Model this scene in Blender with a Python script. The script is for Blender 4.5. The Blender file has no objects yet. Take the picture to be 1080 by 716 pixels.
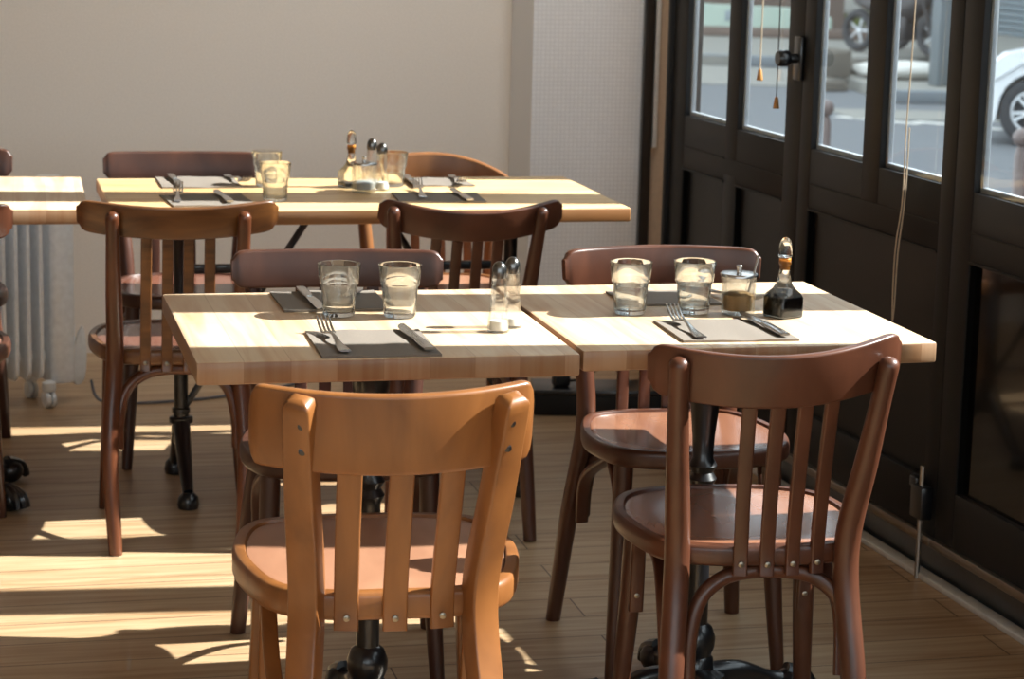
import bpy, bmesh, math, random
from mathutils import Vector, Matrix
random.seed(7)
C = bpy.context.scene.collection
PI = math.pi
S = bpy.context.scene

# ------------------------------------------------------------------ materials
def s2l(c):
    return tuple(((v/255)/12.92 if v/255 <= .04045 else (((v/255)+.055)/1.055)**2.4) for v in c) + (1.0,)

class NT:
    def __init__(s, name):
        s.m = bpy.data.materials.new(name); s.m.use_nodes = True
        s.t = s.m.node_tree; s.t.nodes.clear()
        s.out = s.t.nodes.new('ShaderNodeOutputMaterial')
    def n(s, kind, **kw):
        x = s.t.nodes.new(kind)
        for k, v in kw.items():
            if k in x.inputs.keys(): x.inputs[k].default_value = v
            else: setattr(x, k, v)
        return x
    def l(s, a, b): s.t.links.new(a, b)

def plain(name, col, rough=.5, metal=0., coat=0., spec=.5, bump=0., bscale=60.):
    t = NT(name); p = t.n('ShaderNodeBsdfPrincipled')
    p.inputs['Roughness'].default_value = rough; p.inputs['Metallic'].default_value = metal
    p.inputs['Coat Weight'].default_value = coat; p.inputs['Specular IOR Level'].default_value = spec
    c = s2l(col); tc = t.n('ShaderNodeTexCoord'); nz = t.n('ShaderNodeTexNoise'); nz.inputs['Scale'].default_value = bscale
    nz.inputs['Detail'].default_value = 4
    t.l(tc.outputs['Object'], nz.inputs['Vector'])
    r = t.n('ShaderNodeValToRGB'); r.color_ramp.elements[0].position = .3; r.color_ramp.elements[1].position = .7
    r.color_ramp.elements[0].color = (c[0]*.93, c[1]*.93, c[2]*.93, 1); r.color_ramp.elements[1].color = (min(1,c[0]*1.05), min(1,c[1]*1.05), min(1,c[2]*1.05), 1)
    t.l(nz.outputs['Fac'], r.inputs['Fac']); t.l(r.outputs['Color'], p.inputs['Base Color'])
    if bump:
        b = t.n('ShaderNodeBump'); b.inputs['Strength'].default_value = bump; b.inputs['Distance'].default_value = .002
        t.l(nz.outputs['Fac'], b.inputs['Height']); t.l(b.outputs['Normal'], p.inputs['Normal'])
    t.l(p.outputs['BSDF'], t.out.inputs['Surface'])
    return t.m

def wood(name, a, b, stretch=(3, 30, 30), rough=.4, coat=.15, lo=.3, hi=.7, coord='Object'):
    t = NT(name); p = t.n('ShaderNodeBsdfPrincipled')
    tc = t.n('ShaderNodeTexCoord'); mp = t.n('ShaderNodeMapping'); mp.inputs['Scale'].default_value = stretch
    nz = t.n('ShaderNodeTexNoise'); nz.inputs['Scale'].default_value = 1.; nz.inputs['Detail'].default_value = 6; nz.inputs['Distortion'].default_value = .6
    t.l(tc.outputs[coord], mp.inputs['Vector']); t.l(mp.outputs['Vector'], nz.inputs['Vector'])
    r = t.n('ShaderNodeValToRGB'); e = r.color_ramp.elements
    e[0].position = lo; e[1].position = hi; e[0].color = s2l(b); e[1].color = s2l(a)
    t.l(nz.outputs['Fac'], r.inputs['Fac']); t.l(r.outputs['Color'], p.inputs['Base Color'])
    p.inputs['Roughness'].default_value = rough; p.inputs['Coat Weight'].default_value = coat; p.inputs['Coat Roughness'].default_value = .25
    bp = t.n('ShaderNodeBump'); bp.inputs['Strength'].default_value = .08; bp.inputs['Distance'].default_value = .002
    t.l(nz.outputs['Fac'], bp.inputs['Height']); t.l(bp.outputs['Normal'], p.inputs['Normal'])
    t.l(p.outputs['BSDF'], t.out.inputs['Surface'])
    return t.m

def planks(name, c1, c2, dark_line, bw, rh, rot, gs, streak, rough=.45, mortar=.0012, coat=0., dark=.75, edge=None):
    """boards laid side by side: brick pattern, grain streaks along the boards"""
    t = NT(name); p = t.n('ShaderNodeBsdfPrincipled')
    tc = t.n('ShaderNodeTexCoord'); mp = t.n('ShaderNodeMapping'); mp.inputs['Rotation'].default_value = (0, 0, rot)
    t.l(tc.outputs['Object'], mp.inputs['Vector'])
    br = t.n('ShaderNodeTexBrick'); br.offset = .37; br.squash = 1
    br.inputs['Color1'].default_value = s2l(c1); br.inputs['Color2'].default_value = s2l(c2); br.inputs['Mortar'].default_value = s2l(dark_line)
    br.inputs['Scale'].default_value = 1; br.inputs['Mortar Size'].default_value = mortar; br.inputs['Mortar Smooth'].default_value = .1
    br.inputs['Brick Width'].default_value = bw; br.inputs['Row Height'].default_value = rh; br.inputs['Bias'].default_value = 0
    t.l(mp.outputs['Vector'], br.inputs['Vector'])
    m2 = t.n('ShaderNodeMapping'); m2.inputs['Scale'].default_value = gs; t.l(mp.outputs['Vector'], m2.inputs['Vector'])
    nz = t.n('ShaderNodeTexNoise'); nz.inputs['Scale'].default_value = 1; nz.inputs['Detail'].default_value = 7; nz.inputs['Distortion'].default_value = 1.2
    t.l(m2.outputs['Vector'], nz.inputs['Vector'])
    r = t.n('ShaderNodeValToRGB'); e = r.color_ramp.elements
    e[0].position = .28; e[1].position = .62; e[0].color = s2l(streak); e[1].color = (1, 1, 1, 1)
    t.l(nz.outputs['Fac'], r.inputs['Fac'])
    mx = t.n('ShaderNodeMix', data_type='RGBA', blend_type='MULTIPLY'); mx.inputs['Factor'].default_value = dark
    t.l(br.outputs['Color'], mx.inputs['A']); t.l(r.outputs['Color'], mx.inputs['B'])
    res = mx.outputs['Result']
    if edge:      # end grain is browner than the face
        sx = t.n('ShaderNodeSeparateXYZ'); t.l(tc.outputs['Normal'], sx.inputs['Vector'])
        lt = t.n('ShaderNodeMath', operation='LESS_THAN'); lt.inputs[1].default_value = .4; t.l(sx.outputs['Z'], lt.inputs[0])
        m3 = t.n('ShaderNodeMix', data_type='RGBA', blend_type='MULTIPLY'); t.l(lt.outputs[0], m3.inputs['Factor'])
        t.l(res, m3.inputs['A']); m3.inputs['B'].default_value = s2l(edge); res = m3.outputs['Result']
    t.l(res, p.inputs['Base Color'])
    p.inputs['Roughness'].default_value = rough; p.inputs['Coat Weight'].default_value = coat
    t.l(p.outputs['BSDF'], t.out.inputs['Surface'])
    return t.m

def glass_mat(name, tint=(1, 1, 1, 1), clear=.2, ior=1.45):
    """refracting glass with a share of straight-through light"""
    t = NT(name); g = t.n('ShaderNodeBsdfGlass'); g.inputs['Color'].default_value = tint; g.inputs['IOR'].default_value = ior; g.inputs['Roughness'].default_value = 0
    tr = t.n('ShaderNodeBsdfTransparent'); tr.inputs['Color'].default_value = tint
    mx = t.n('ShaderNodeMixShader'); mx.inputs['Fac'].default_value = clear
    t.l(g.outputs['BSDF'], mx.inputs[1]); t.l(tr.outputs['BSDF'], mx.inputs[2]); t.l(mx.outputs['Shader'], t.out.inputs['Surface'])
    return t.m

def pane_mat(name):
    t = NT(name); tr = t.n('ShaderNodeBsdfTransparent'); tr.inputs['Color'].default_value = (.93, .96, .97, 1)
    gl = t.n('ShaderNodeBsdfGlossy'); gl.inputs['Roughness'].default_value = .01
    fr = t.n('ShaderNodeFresnel'); fr.inputs['IOR'].default_value = 1.4
    ge = t.n('ShaderNodeNewGeometry'); su = t.n('ShaderNodeMath', operation='SUBTRACT'); su.inputs[0].default_value = 1
    mu = t.n('ShaderNodeMath', operation='MULTIPLY'); t.l(ge.outputs['Backfacing'], su.inputs[1]); t.l(su.outputs[0], mu.inputs[0]); t.l(fr.outputs['Fac'], mu.inputs[1])
    mx = t.n('ShaderNodeMixShader'); t.l(mu.outputs[0], mx.inputs['Fac'])
    t.l(tr.outputs['BSDF'], mx.inputs[1]); t.l(gl.outputs['BSDF'], mx.inputs[2]); t.l(mx.outputs['Shader'], t.out.inputs['Surface'])
    return t.m

M = {}
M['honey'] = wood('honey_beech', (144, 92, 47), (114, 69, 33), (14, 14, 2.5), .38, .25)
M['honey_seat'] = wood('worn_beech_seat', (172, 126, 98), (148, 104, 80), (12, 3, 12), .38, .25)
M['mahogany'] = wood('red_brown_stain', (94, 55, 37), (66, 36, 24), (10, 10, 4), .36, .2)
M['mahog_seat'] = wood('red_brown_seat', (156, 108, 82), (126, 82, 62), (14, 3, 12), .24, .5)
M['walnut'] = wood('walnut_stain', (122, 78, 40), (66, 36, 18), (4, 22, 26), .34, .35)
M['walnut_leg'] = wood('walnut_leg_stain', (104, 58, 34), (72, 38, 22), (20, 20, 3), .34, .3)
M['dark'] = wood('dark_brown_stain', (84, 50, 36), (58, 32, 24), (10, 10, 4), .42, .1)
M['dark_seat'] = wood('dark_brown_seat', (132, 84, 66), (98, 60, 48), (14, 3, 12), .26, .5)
M['oak'] = wood('golden_oak', (140, 92, 50), (112, 68, 34), (14, 14, 2.5), .4, .2)
M['floor'] = planks('oak_floor_boards', (192, 166, 132), (178, 149, 115), (96, 70, 48), 1.25, .128, 0, (2.2, 34, 1), (196, 168, 138), .42, .0018, .05, .75)
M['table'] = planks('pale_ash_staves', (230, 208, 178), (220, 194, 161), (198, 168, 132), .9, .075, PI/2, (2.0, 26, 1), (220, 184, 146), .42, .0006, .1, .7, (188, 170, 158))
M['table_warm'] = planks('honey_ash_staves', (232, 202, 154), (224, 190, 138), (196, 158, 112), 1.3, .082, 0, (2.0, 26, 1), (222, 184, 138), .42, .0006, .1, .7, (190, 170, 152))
M['iron'] = plain('black_cast_iron', (20, 20, 23), .32, .0, .4, .6, .15, 40)
M['black'] = plain('black_door_paint', (30, 30, 31), .5, 0, 0, .28)
M['black_panel'] = plain('black_lacquer_panel', (24, 24, 25), .4, 0, 0, .3)
M['black_gloss'] = plain('gloss_black_panel', (16, 15, 14), .09, 0, .3)
M['bead'] = plain('skylit_bead_grey', (150, 158, 166), .5)  # pale grey carries the sky light that falls on the pane reveals
M['dark_line'] = plain('recess_shade_black', (8, 8, 8), .9, 0, 0, .1)  # matte black that paints shade into the door panel recesses
M['rubber'] = plain('black_rubber', (20, 20, 21), .6)
M['steel'] = plain('polished_steel', (190, 188, 186), .22, 1.)
M['alu'] = plain('brushed_aluminium', (168, 158, 148), .35, 1.)
M['cap'] = plain('dull_metal_cap', (120, 118, 116), .25, 1.)
M['screw'] = plain('screw_metal', (150, 140, 125), .35, 1.)
M['napkin'] = plain('grey_brown_paper', (128, 119, 110), .8, 0, 0, .3, .25, 300)
M['wallpaint'] = plain('warm_white_paint', (232, 225, 216), .8, 0, 0, .3, .06, 220)
M['ceil'] = plain('white_ceiling', (226, 220, 210), .9)
M['cream'] = plain('cream_paint', (205, 184, 160), .7)
M['white'] = plain('white_lacquer', (226, 228, 228), .4)
M['radiator'] = plain('radiator_enamel', (236, 241, 246), .35)
M['grey_cable'] = plain('grey_cable', (98, 98, 104), .5)
M['salt'] = plain('white_salt', (236, 236, 232), .8)
M['sugar'] = plain('brown_sugar', (176, 138, 92), .8, 0, 0, .3, .6, 400)
M['vinegar'] = plain('dark_vinegar', (14, 9, 8), .08)
M['amber'] = plain('amber_stopper', (206, 128, 40), .35)
M['cord'] = plain('beige_cord', (206, 186, 160), .7)
M['grey_cord'] = plain('grey_cord', (90, 88, 86), .7)
M['knobwood'] = wood('turned_knob_wood', (196, 140, 70), (156, 100, 44), (40, 40, 8))
M['glass'] = glass_mat('clear_glass', (.985, .995, .99, 1), .12)
M['thin_glass'] = glass_mat('thin_clear_glass', (.99, 1, .995, 1), .6, 1.3)
M['water'] = glass_mat('water', (.98, .99, .985, 1), .1, 1.33)
M['pane'] = pane_mat('window_glass')
M['asphalt'] = plain('grey_asphalt', (96, 100, 104), .85, 0, 0, .4, .4, 30)
M['paving'] = plain('pale_paving', (129, 129, 124), .85, 0, 0, .3, .2, 6)
M['granite'] = plain('granite_kerb', (108, 116, 122), .7, 0, 0, .4, .3, 40)
M['facade'] = plain('street_facade', (115, 116, 116), .85)
M['facade2'] = plain('brown_rendered_wall', (105, 92, 85), .85)
M['shutter'] = plain('grey_roller_shutter', (127, 139, 146), .5)
M['carwhite'] = plain('white_car_paint', (204, 209, 213), .3, 0, .3)
M['cardark'] = plain('car_dark_glass', (30, 34, 38), .1)
M['tyre'] = plain('tyre_rubber', (52, 54, 58), .8)
M['rim'] = plain('alloy_wheel', (211, 216, 220), .3, .7)
M['bollard'] = plain('brown_bollard_paint', (100, 88, 86), .4)
M['postgrey'] = plain('grey_post_paint', (100, 108, 112), .5)
M['tarp'] = plain('white_sacking', (192, 192, 187), .7)
M['rubble'] = plain('broken_concrete', (110, 106, 99), .9, 0, 0, .3, .5, 20)
M['green'] = plain('pale_green_barrier', (163, 180, 169), .6)
M['door_brown'] = plain('orange_brown_door', (146, 100, 72), .6)
M['weed'] = plain('green_weed', (108, 124, 64), .8)
M['motor'] = plain('black_motorcycle', (44, 42, 44), .4)
M['blue'] = plain('blue_sign', (60, 90, 160), .5)
M['tail'] = plain('tail_red', (120, 50, 48), .4)
def pier_mat():
    t = NT('pale_textured_wallcovering'); p = t.n('ShaderNodeBsdfPrincipled'); p.inputs['Roughness'].default_value = .6
    p.inputs['Base Color'].default_value = s2l((238, 241, 244))
    tc = t.n('ShaderNodeTexCoord'); mp = t.n('ShaderNodeMapping'); mp.inputs['Rotation'].default_value = (PI/2, 0, 0)
    t.l(tc.outputs['Object'], mp.inputs['Vector'])
    br = t.n('ShaderNodeTexBrick'); br.offset = 0; br.inputs['Scale'].default_value = 1; br.inputs['Brick Width'].default_value = .014; br.inputs['Row Height'].default_value = .014
    br.inputs['Mortar Size'].default_value = .0022; br.inputs['Mortar Smooth'].default_value = .6
    br.inputs['Color1'].default_value = s2l((240, 243, 246)); br.inputs['Color2'].default_value = s2l((236, 239, 242)); br.inputs['Mortar'].default_value = s2l((226, 229, 233))
    t.l(mp.outputs['Vector'], br.inputs['Vector']); t.l(br.outputs['Color'], p.inputs['Base Color'])
    bp = t.n('ShaderNodeBump'); bp.inputs['Strength'].default_value = .4; bp.inputs['Distance'].default_value = .002; bp.invert = True
    t.l(br.outputs['Fac'], bp.inputs['Height']); t.l(bp.outputs['Normal'], p.inputs['Normal'])
    t.l(p.outputs['BSDF'], t.out.inputs['Surface']); return t.m
M['pier'] = pier_mat()

# ------------------------------------------------------------------ mesh kit
def cr(pts, n=6, closed=False):
    """Catmull-Rom through points of any dimension"""
    P = [tuple(p) for p in pts]; N = len(P); out = []
    segs = N if closed else N-1
    for i in range(segs):
        if closed: a, b, c, d = P[(i-1) % N], P[i], P[(i+1) % N], P[(i+2) % N]
        else: a, b, c, d = P[max(i-1, 0)], P[i], P[i+1], P[min(i+2, N-1)]
        for k in range(n):
            t = k/n
            out.append(tuple(.5*((2*b[j]) + (-a[j]+c[j])*t + (2*a[j]-5*b[j]+4*c[j]-d[j])*t*t + (-a[j]+3*b[j]-3*c[j]+d[j])*t**3) for j in range(len(b))))
    if not closed: out.append(P[-1])
    return out

def rrect(w, h, r, n=3):
    """rounded rectangle outline, centred"""
    r = min(r, w/2-1e-5, h/2-1e-5); o = []
    for cx, cy, a0 in ((w/2-r, h/2-r, 0), (-w/2+r, h/2-r, PI/2), (-w/2+r, -h/2+r, PI), (w/2-r, -h/2+r, 1.5*PI)):
        for k in range(n+1):
            a = a0 + PI/2*k/n; o.append((cx+r*math.cos(a), cy+r*math.sin(a)))
    return o
def circ(r, n=14): return [(r*math.cos(2*PI*k/n), r*math.sin(2*PI*k/n)) for k in range(n)]

class MB:
    def __init__(s): s.v = []; s.f = []
    def ring(s, pts):
        i = len(s.v); s.v += [tuple(p) for p in pts]; return list(range(i, i+len(pts)))
    def loft(s, rings, cap0=True, cap1=True, closed=False):
        R = [s.ring(r) for r in rings]; n = len(R[0])
        for a, b in zip(R, R[1:] + ([R[0]] if closed else [])):
            for k in range(n): s.f.append((a[k], a[(k+1) % n], b[(k+1) % n], b[k]))
        if not closed:
            if cap0: s.f.append(tuple(reversed(R[0])))
            if cap1: s.f.append(tuple(R[-1]))
        return s
    def sweep(s, path, secs, ref=None, cap=True, closed=False):
        """path: points; secs: one 2-D outline or a list of them"""
        P = [Vector(p[:3]) for p in path]; n = len(P)
        if not isinstance(secs[0][0], (list, tuple)): secs = [secs]*n
        T = []
        for i in range(n):
            if closed: d = P[(i+1) % n]-P[i-1]
            else: d = P[min(i+1, n-1)]-P[max(i-1, 0)]
            T.append(d.normalized())
        if ref is None: ref = Vector((0, 0, 1)) if abs(T[0].z) < .9 else Vector((1, 0, 0))
        N = (Vector(ref)-T[0]*T[0].dot(Vector(ref))).normalized(); rings = []
        for i in range(n):
            N = (N-T[i]*T[i].dot(N)).normalized(); B = T[i].cross(N)
            rings.append([P[i]+N*a+B*b for a, b in secs[i]])
        return s.loft(rings, cap, cap, closed)
    def tube(s, path4, n=12, sm=6, ref=None):
        """path4: (x,y,z,r) control points"""
        d = cr(path4, sm) if sm else path4
        return s.sweep(d, [circ(p[3], n) for p in d], ref)
    def strip(s, path, w, h, r=.003, sm=6, ref=None):
        d = cr(path, sm) if sm else path
        return s.sweep(d, rrect(w, h, r), ref)
    def box(s, x0, y0, z0, x1, y1, z1, bev=.0):
        if bev <= 0:
            return s.loft([[(x0, y0, z), (x1, y0, z), (x1, y1, z), (x0, y1, z)] for z in (z0, z1)])
        cx, cy = (x0+x1)/2, (y0+y1)/2; w, h = x1-x0, y1-y0; b = min(bev, w/2.01, h/2.01, (z1-z0)/2.01); R = []
        for ins, z in ((b, z0), (b*.3, z0+b*.3), (0, z0+b), (0, z1-b), (b*.3, z1-b*.3), (b, z1)):
            R.append([(cx+a, cy+c, z) for a, c in rrect(w-2*ins, h-2*ins, max(b-ins*.5, .0004), 2)])
        return s.loft(R)
    def lathe(s, prof, n=20, c=(0, 0), cap0=True, cap1=True):
        return s.loft([[(c[0]+r*math.cos(2*PI*k/n), c[1]+r*math.sin(2*PI*k/n), z) for k in range(n)] for r, z in prof], cap0, cap1)
    def extr(s, out, z0, z1, bev=.0, axis='z'):
        """extrude a 2-D outline; ends eased by bev"""
        def sc(o, k):
            cx = sum(p[0] for p in o)/len(o); cy = sum(p[1] for p in o)/len(o)
            m = max(max(abs(p[0]-cx), abs(p[1]-cy)) for p in o); f = 1-k/m
            return [(cx+(p[0]-cx)*f, cy+(p[1]-cy)*f) for p in o]
        L = [(sc(out, bev), z0), (sc(out, bev*.3), z0+bev*.3), (out, z0+bev), (out, z1-bev), (sc(out, bev*.3), z1-bev*.3), (sc(out, bev), z1)] if bev else [(out, z0), (out, z1)]
        f = {'z': lambda p, z: (p[0], p[1], z), 'y': lambda p, z: (p[0], z, p[1]), 'x': lambda p, z: (z, p[0], p[1])}[axis]
        return s.loft([[f(p, z) for p in o] for o, z in L])
    def xf(s, m):
        s.v = [tuple(m @ Vector(v)) for v in s.v]; return s
    def build(s, name, mat, parent=None, loc=None, rz=0, ang=40):
        me = bpy.data.meshes.new(name); me.from_pydata(s.v, [], s.f); me.validate()
        bm = bmesh.new(); bm.from_mesh(me); bmesh.ops.recalc_face_normals(bm, faces=bm.faces); bm.to_mesh(me); bm.free()
        for p in me.polygons: p.use_smooth = True
        me.set_sharp_from_angle(angle=math.radians(ang))
        me.materials.append(M[mat] if isinstance(mat, str) else mat)
        o = bpy.data.objects.new(name, me); C.objects.link(o)
        if parent: o.parent = parent
        if loc is not None: o.location = loc
        o.rotation_euler.z = rz
        return o

def tag(o, label=None, cat=None, group=None, kind=None):
    for k, v in (('label', label), ('category', cat), ('group', group), ('kind', kind)):
        if v: o[k] = v
    return o
def thing(name, loc, rz=0, label=None, cat=None, group=None, kind=None):
    o = bpy.data.objects.new(name, None); C.objects.link(o); o.location = loc; o.rotation_euler.z = rz
    o.empty_display_size = .1
    return tag(o, label, cat, group, kind)
def dup(o, parent=None):
    c = o.copy(); C.objects.link(c)
    if parent: c.parent = parent
    for ch in list(o.children): dup(ch, c)
    return c

# ------------------------------------------------------------------ camera
cd = bpy.data.cameras.new('camera'); cam = bpy.data.objects.new('camera', cd); C.objects.link(cam)
R_, U_, F_ = (0.97305, -0.2294, 0.02341), (0.02064, 0.18779, 0.98199), (0.22966, 0.95504, -0.18747)
mt = Matrix(((R_[0], U_[0], -F_[0], 0), (R_[1], U_[1], -F_[1], 0), (R_[2], U_[2], -F_[2], 1.4766), (0, 0, 0, 1)))
cam.matrix_world = mt
cd.sensor_fit = 'HORIZONTAL'; cd.sensor_width = 36; cd.lens = 2425.83/1080*36; cd.clip_start = .05; cd.clip_end = 300
cd.dof.use_dof = True; cd.dof.focus_distance = 3.85; cd.dof.aperture_fstop = 9
S.camera = cam

# ------------------------------------------------------------------ room
def struct(o): o['kind'] = 'structure'; return o
XL, YB, YR, ZC = -3.2, 7.45, -2.2, 2.95
P0 = Vector((2.1705, 3, 0)); RD = .0549
TD = Vector((-math.sin(RD), math.cos(RD), 0)); ND = Vector((math.cos(RD), math.sin(RD), 0))   # along the doors; outwards
def dpt(s, off, z): return P0 + TD*s + ND*off + Vector((0, 0, z))

b = MB().loft([[(XL, YR, z), (2.56, YR, z), (2.17, 3.0, z), (2.02, 5.9, z), (2.02, 6.45, z), (2.25, 7.2, z), (2.25, YB+.1, z), (XL, YB+.1, z)] for z in (-.12, 0)])
struct(b.build('floor', 'floor'))
struct(MB().loft([[(XL-.1, YR-.1, z), (2.5, YR-.1, z), (2.06, 6.55, z), (2.26, 7.2, z), (2.26, YB+.2, z), (XL-.1, YB+.2, z)] for z in (ZC, ZC+.12)]).build('ceiling', 'ceil'))
struct(MB().box(XL-.1, YB, -.1, 1.9, YB+.15, ZC+.05).build('wall_back', 'wallpaint'))
struct(MB().box(XL-.15, YR-.1, -.1, XL, YB+.15, ZC+.05).build('wall_left', 'wallpaint'))
b = MB().box(XL-.1, YR-.15, -.1, 3.0, YR, 1.1).box(XL-.1, YR-.15, 2.75, 3.0, YR, ZC+.05)
for x in (XL, -1.4, .5, 2.2): b.box(x-.08, YR-.15, .3, x+.08, YR, 2.8)
struct(b.build('wall_front', 'wallpaint'))
for k, (x0, x1) in enumerate(((XL+.08, -1.48), (-1.32, .42), (.58, 2.12))):
    struct(MB().box(x0, YR-.08, 1.1, x1, YR-.07, 2.75).build('window_%d' % (k+1), 'pane'))
struct(MB().box(1.765, 7.15, -.05, 2.145, YB+.1, ZC+.03).build('wall_pier', 'pier'))
struct(MB().box(2.145, 7.15, -.05, 2.27, 7.35, ZC+.03).build('wall_recess', 'cream'))
b = MB(); p0, p1 = dpt(3.384, .045, 0), Vector((2.246, 7.16, 0))
d = (p1-p0).normalized(); q = Vector((d.y, -d.x, 0))*.03
b.loft([[tuple(p0+Vector((0, 0, z))), tuple(p0+q+Vector((0, 0, z))), tuple(p1+q+Vector((0, 0, z))), tuple(p1+Vector((0, 0, z)))] for z in (-.05, ZC+.03)])
struct(b.build('wall_return', 'cream'))
tag(MB().box(2.128, 7.126, 0, 2.163, 7.152, ZC, .004).build('trim_1', 'iron'), kind='structure')
tag(MB().box(2.167, 7.13, .70, 2.182, 7.152, ZC, .003).build('trim_2', 'white'), kind='structure')
# lintel over the doors
struct(MB().box(-4.0-3, 0, 2.64, 3.46, .16, ZC+.02).xf(Matrix(((TD.x, ND.x, 0, P0.x), (TD.y, ND.y, 0, P0.y), (0, 0, 1, 0), (0, 0, 0, 1)))).build('wall_right', 'wallpaint'))

# ------------------------------------------------------------------ folding doors (local x along the doors, y outwards, z up)
DM = Matrix(((TD.x, ND.x, 0, P0.x), (TD.y, ND.y, 0, P0.y), (0, 0, 1, 0), (0, 0, 0, 1)))
def leaf(n, s0, s1, panes, gloss=False, split=False):
    r = thing('door_%d' % n, (0, 0, 0), kind='structure'); r.matrix_world = DM
    g = .0003; a, e = s0+g, s1-g; T = .03; zt, zb, zr = .888, .1, 2.62
    fr = MB()
    ps = sorted(panes); xs = [a]+[v for p in ps for v in p]+[e]
    xs = [round(v, 5) for v in xs]
    for i in range(0, len(xs), 2):
        fr.box(xs[i], 0, zb if i in (0, len(xs)-2) else .80, xs[i+1], T, zr, .004)
    for x0, x1 in ps:
        fr.box(x0-.004, .001, zr-.1, x1+.004, T-.001, zr-.001)
    fr.box(xs[1]-.002, .001, zb+.001, xs[-2]+.002, T-.001, .225, .003)
    fr.box(xs[1]-.002, .0015, .74, xs[-2]+.002, T-.001, zt, .002)
    if split: fr.box(xs[2]-.002, .001, .2, xs[3]+.002, T-.001, .76, .003)
    fr.build('frame', 'black', r)
    bd = MB()
    for x0, x1 in ps:      # glazing beads
        for (u0, v0, u1, v1) in ((x0, zt, x0+.012, zr-.1), (x1-.012, zt, x1, zr-.1), (x0, zt, x1, zt+.012)):
            bd.box(u0, .016, v0, u1, .029, v1, .002)
    bd.build('glazing_bead', 'bead', r)
    for x0, x1 in ps:
        MB().box(x0-.005, .009, zt-.005, x1+.005, .014, zr-.095).build('glass_pane', 'pane', r)
    for x0, x1 in (ps if split else [(xs[1], xs[-2])]):
        MB().box(x0-.004, .018, .21, x1+.004, .032, .75).build('panel', 'black_gloss' if gloss else 'black_panel', r)
        k = MB()
        for (u0, v0, u1, v1) in ((x0, .735, x1, .741), (x0, .80, x1, .803)): k.box(u0, -.0015, v0, u1, .001, v1)
        k.build('moulding', 'black', r)
    shade = MB()  # black strips stand in for shade on the far side of each recess
    for x0, x1 in (ps if split else [(xs[1], xs[-2])]): shade.box(x1-.0025, .004, .22, x1+.001, .021, .742)
    shade.build('panel_shade', 'dark_line', r)
    MB().box(a, -.012, .083, e, .028, .104, .003).build('weather_bar', 'alu', r)
    return r
leaf(1, 2.442, 3.362, [(2.943, 3.257), (2.54, 2.86)], split=True)
leaf(2, 1.601, 2.442, [(2.073, 2.373), (1.667, 1.979)])
leaf(3, .46, 1.601, [(1.037, 1.514), (.53, .872)], gloss=True)
leaf(4, -.68, .46, [(-.12, .385), (-.56, -.22)])
leaf(5, -1.82, -.68, [(-1.22, -.76), (-1.74, -1.31)])
leaf(6, -2.96, -1.82, [(-2.36, -1.9), (-2.88, -2.45)])
leaf(7, -4.1, -2.96, [(-3.5, -3.04), (-4.02, -3.59)])
def dstruct(name, mb, mat): o = mb.build(name, mat); o.matrix_world = DM; return struct(o)
dstruct('door_frame', MB().box(3.363, -.012, 0, 3.386, .09, 2.68, .004).box(-7, -.01, 2.62, 3.40, .1, 2.68, .004), 'black')
dstruct('trim_3', MB().box(-4.2, -.016, 0, 3.38, .018, .014, .003), 'white')
dstruct('trim_4', MB().box(-4.2, .018, -.02, 3.38, .09, .006), 'iron')
dstruct('trim_5', MB().box(-4.2, .02, .004, 3.38, .048, .097, .003), 'iron')
dstruct('wall_side', MB().box(-7.0, 0, -.1, -4.1, .15, 2.64), 'wallpaint')
# latch knob between the first two leaves, and floor bolt
t = thing('door_latch', dpt(2.455, 0, 1.106), RD, 'black round door latch between the two farthest glazed leaves', 'door latch')
MB().box(-.012, -.022, -.055, .0, .022, .055, .004).build('back_plate', 'iron', t)
MB().lathe([(.012, 0), (.012, .03), (.018, .033), (.021, .04), (.021, .058), (.017, .064)], 18).xf(Matrix.Rotation(-PI/2, 4, 'Y')).build('knob', 'iron', t)
t = thing('floor_bolt', dpt(1.64, 0, 0), RD, 'black floor bolt at foot of the black door leaf by table corner', 'bolt')
MB().box(-.03, -.028, .14, -.001, .028, .215, .004).build('bolt_case', 'iron', t)
MB().tube([(-.016, 0, .0, .006), (-.016, 0, .2, .006), (-.016, 0, .26, .006)], 8, 1).build('rod', 'alu', t)
MB().box(-.026, .012, .205, -.001, .045, .23, .004).build('lever', 'iron', t)

# ------------------------------------------------------------------ outside
GZ = -.65
struct(MB().box(2.2, -30, GZ-.1, 60, 70, GZ).build('street', 'asphalt'))
struct(MB().box(2.12, -8, GZ, 2.75, 6.3, -.14).build('front_step', 'paving'))
def quad_slab(pts, z0, z1): return MB().loft([[(x, y, z) for x, y in pts] for z in (z0, z1)])
struct(MB().box(-8, -2.5, ZC+.13, 2.0, 7.6, 12).build('wall_upper', 'facade'))
struct(quad_slab([(8.0, 31.0), (9.1, 30.0), (11.2, 29.35), (16.5, 31.2), (19, 42), (8, 46)], GZ, GZ+.13).build('sidewalk', 'paving'))
struct(quad_slab([(10.1, 24.3), (11.4, 23.85), (16.4, 24.6), (16.4, 29.4), (12.0, 28.6), (10.5, 27.2)], GZ, GZ+.13).build('sidewalk', 'paving'))
def kerb(p, q_, n, lab):
    p = Vector((p[0], p[1], 0)); q_ = Vector((q_[0], q_[1], 0)); d = (q_-p)/n
    for k in range(n):
        a = p+d*k; L = d.length
        o = MB().box(0, -.08, 0, L-.012, .08, .145, .012).build('kerb_stone', 'granite', None, (a.x, a.y, GZ), math.atan2(d.y, d.x))
        tag(o, lab[k] if isinstance(lab, list) else lab, 'kerb stone', 'granite kerb stones across the street')
kerb((8.0, 30.75), (11.15, 29.3), 3, 'long granite kerb stone across the street, beyond the two pull cords')
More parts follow.
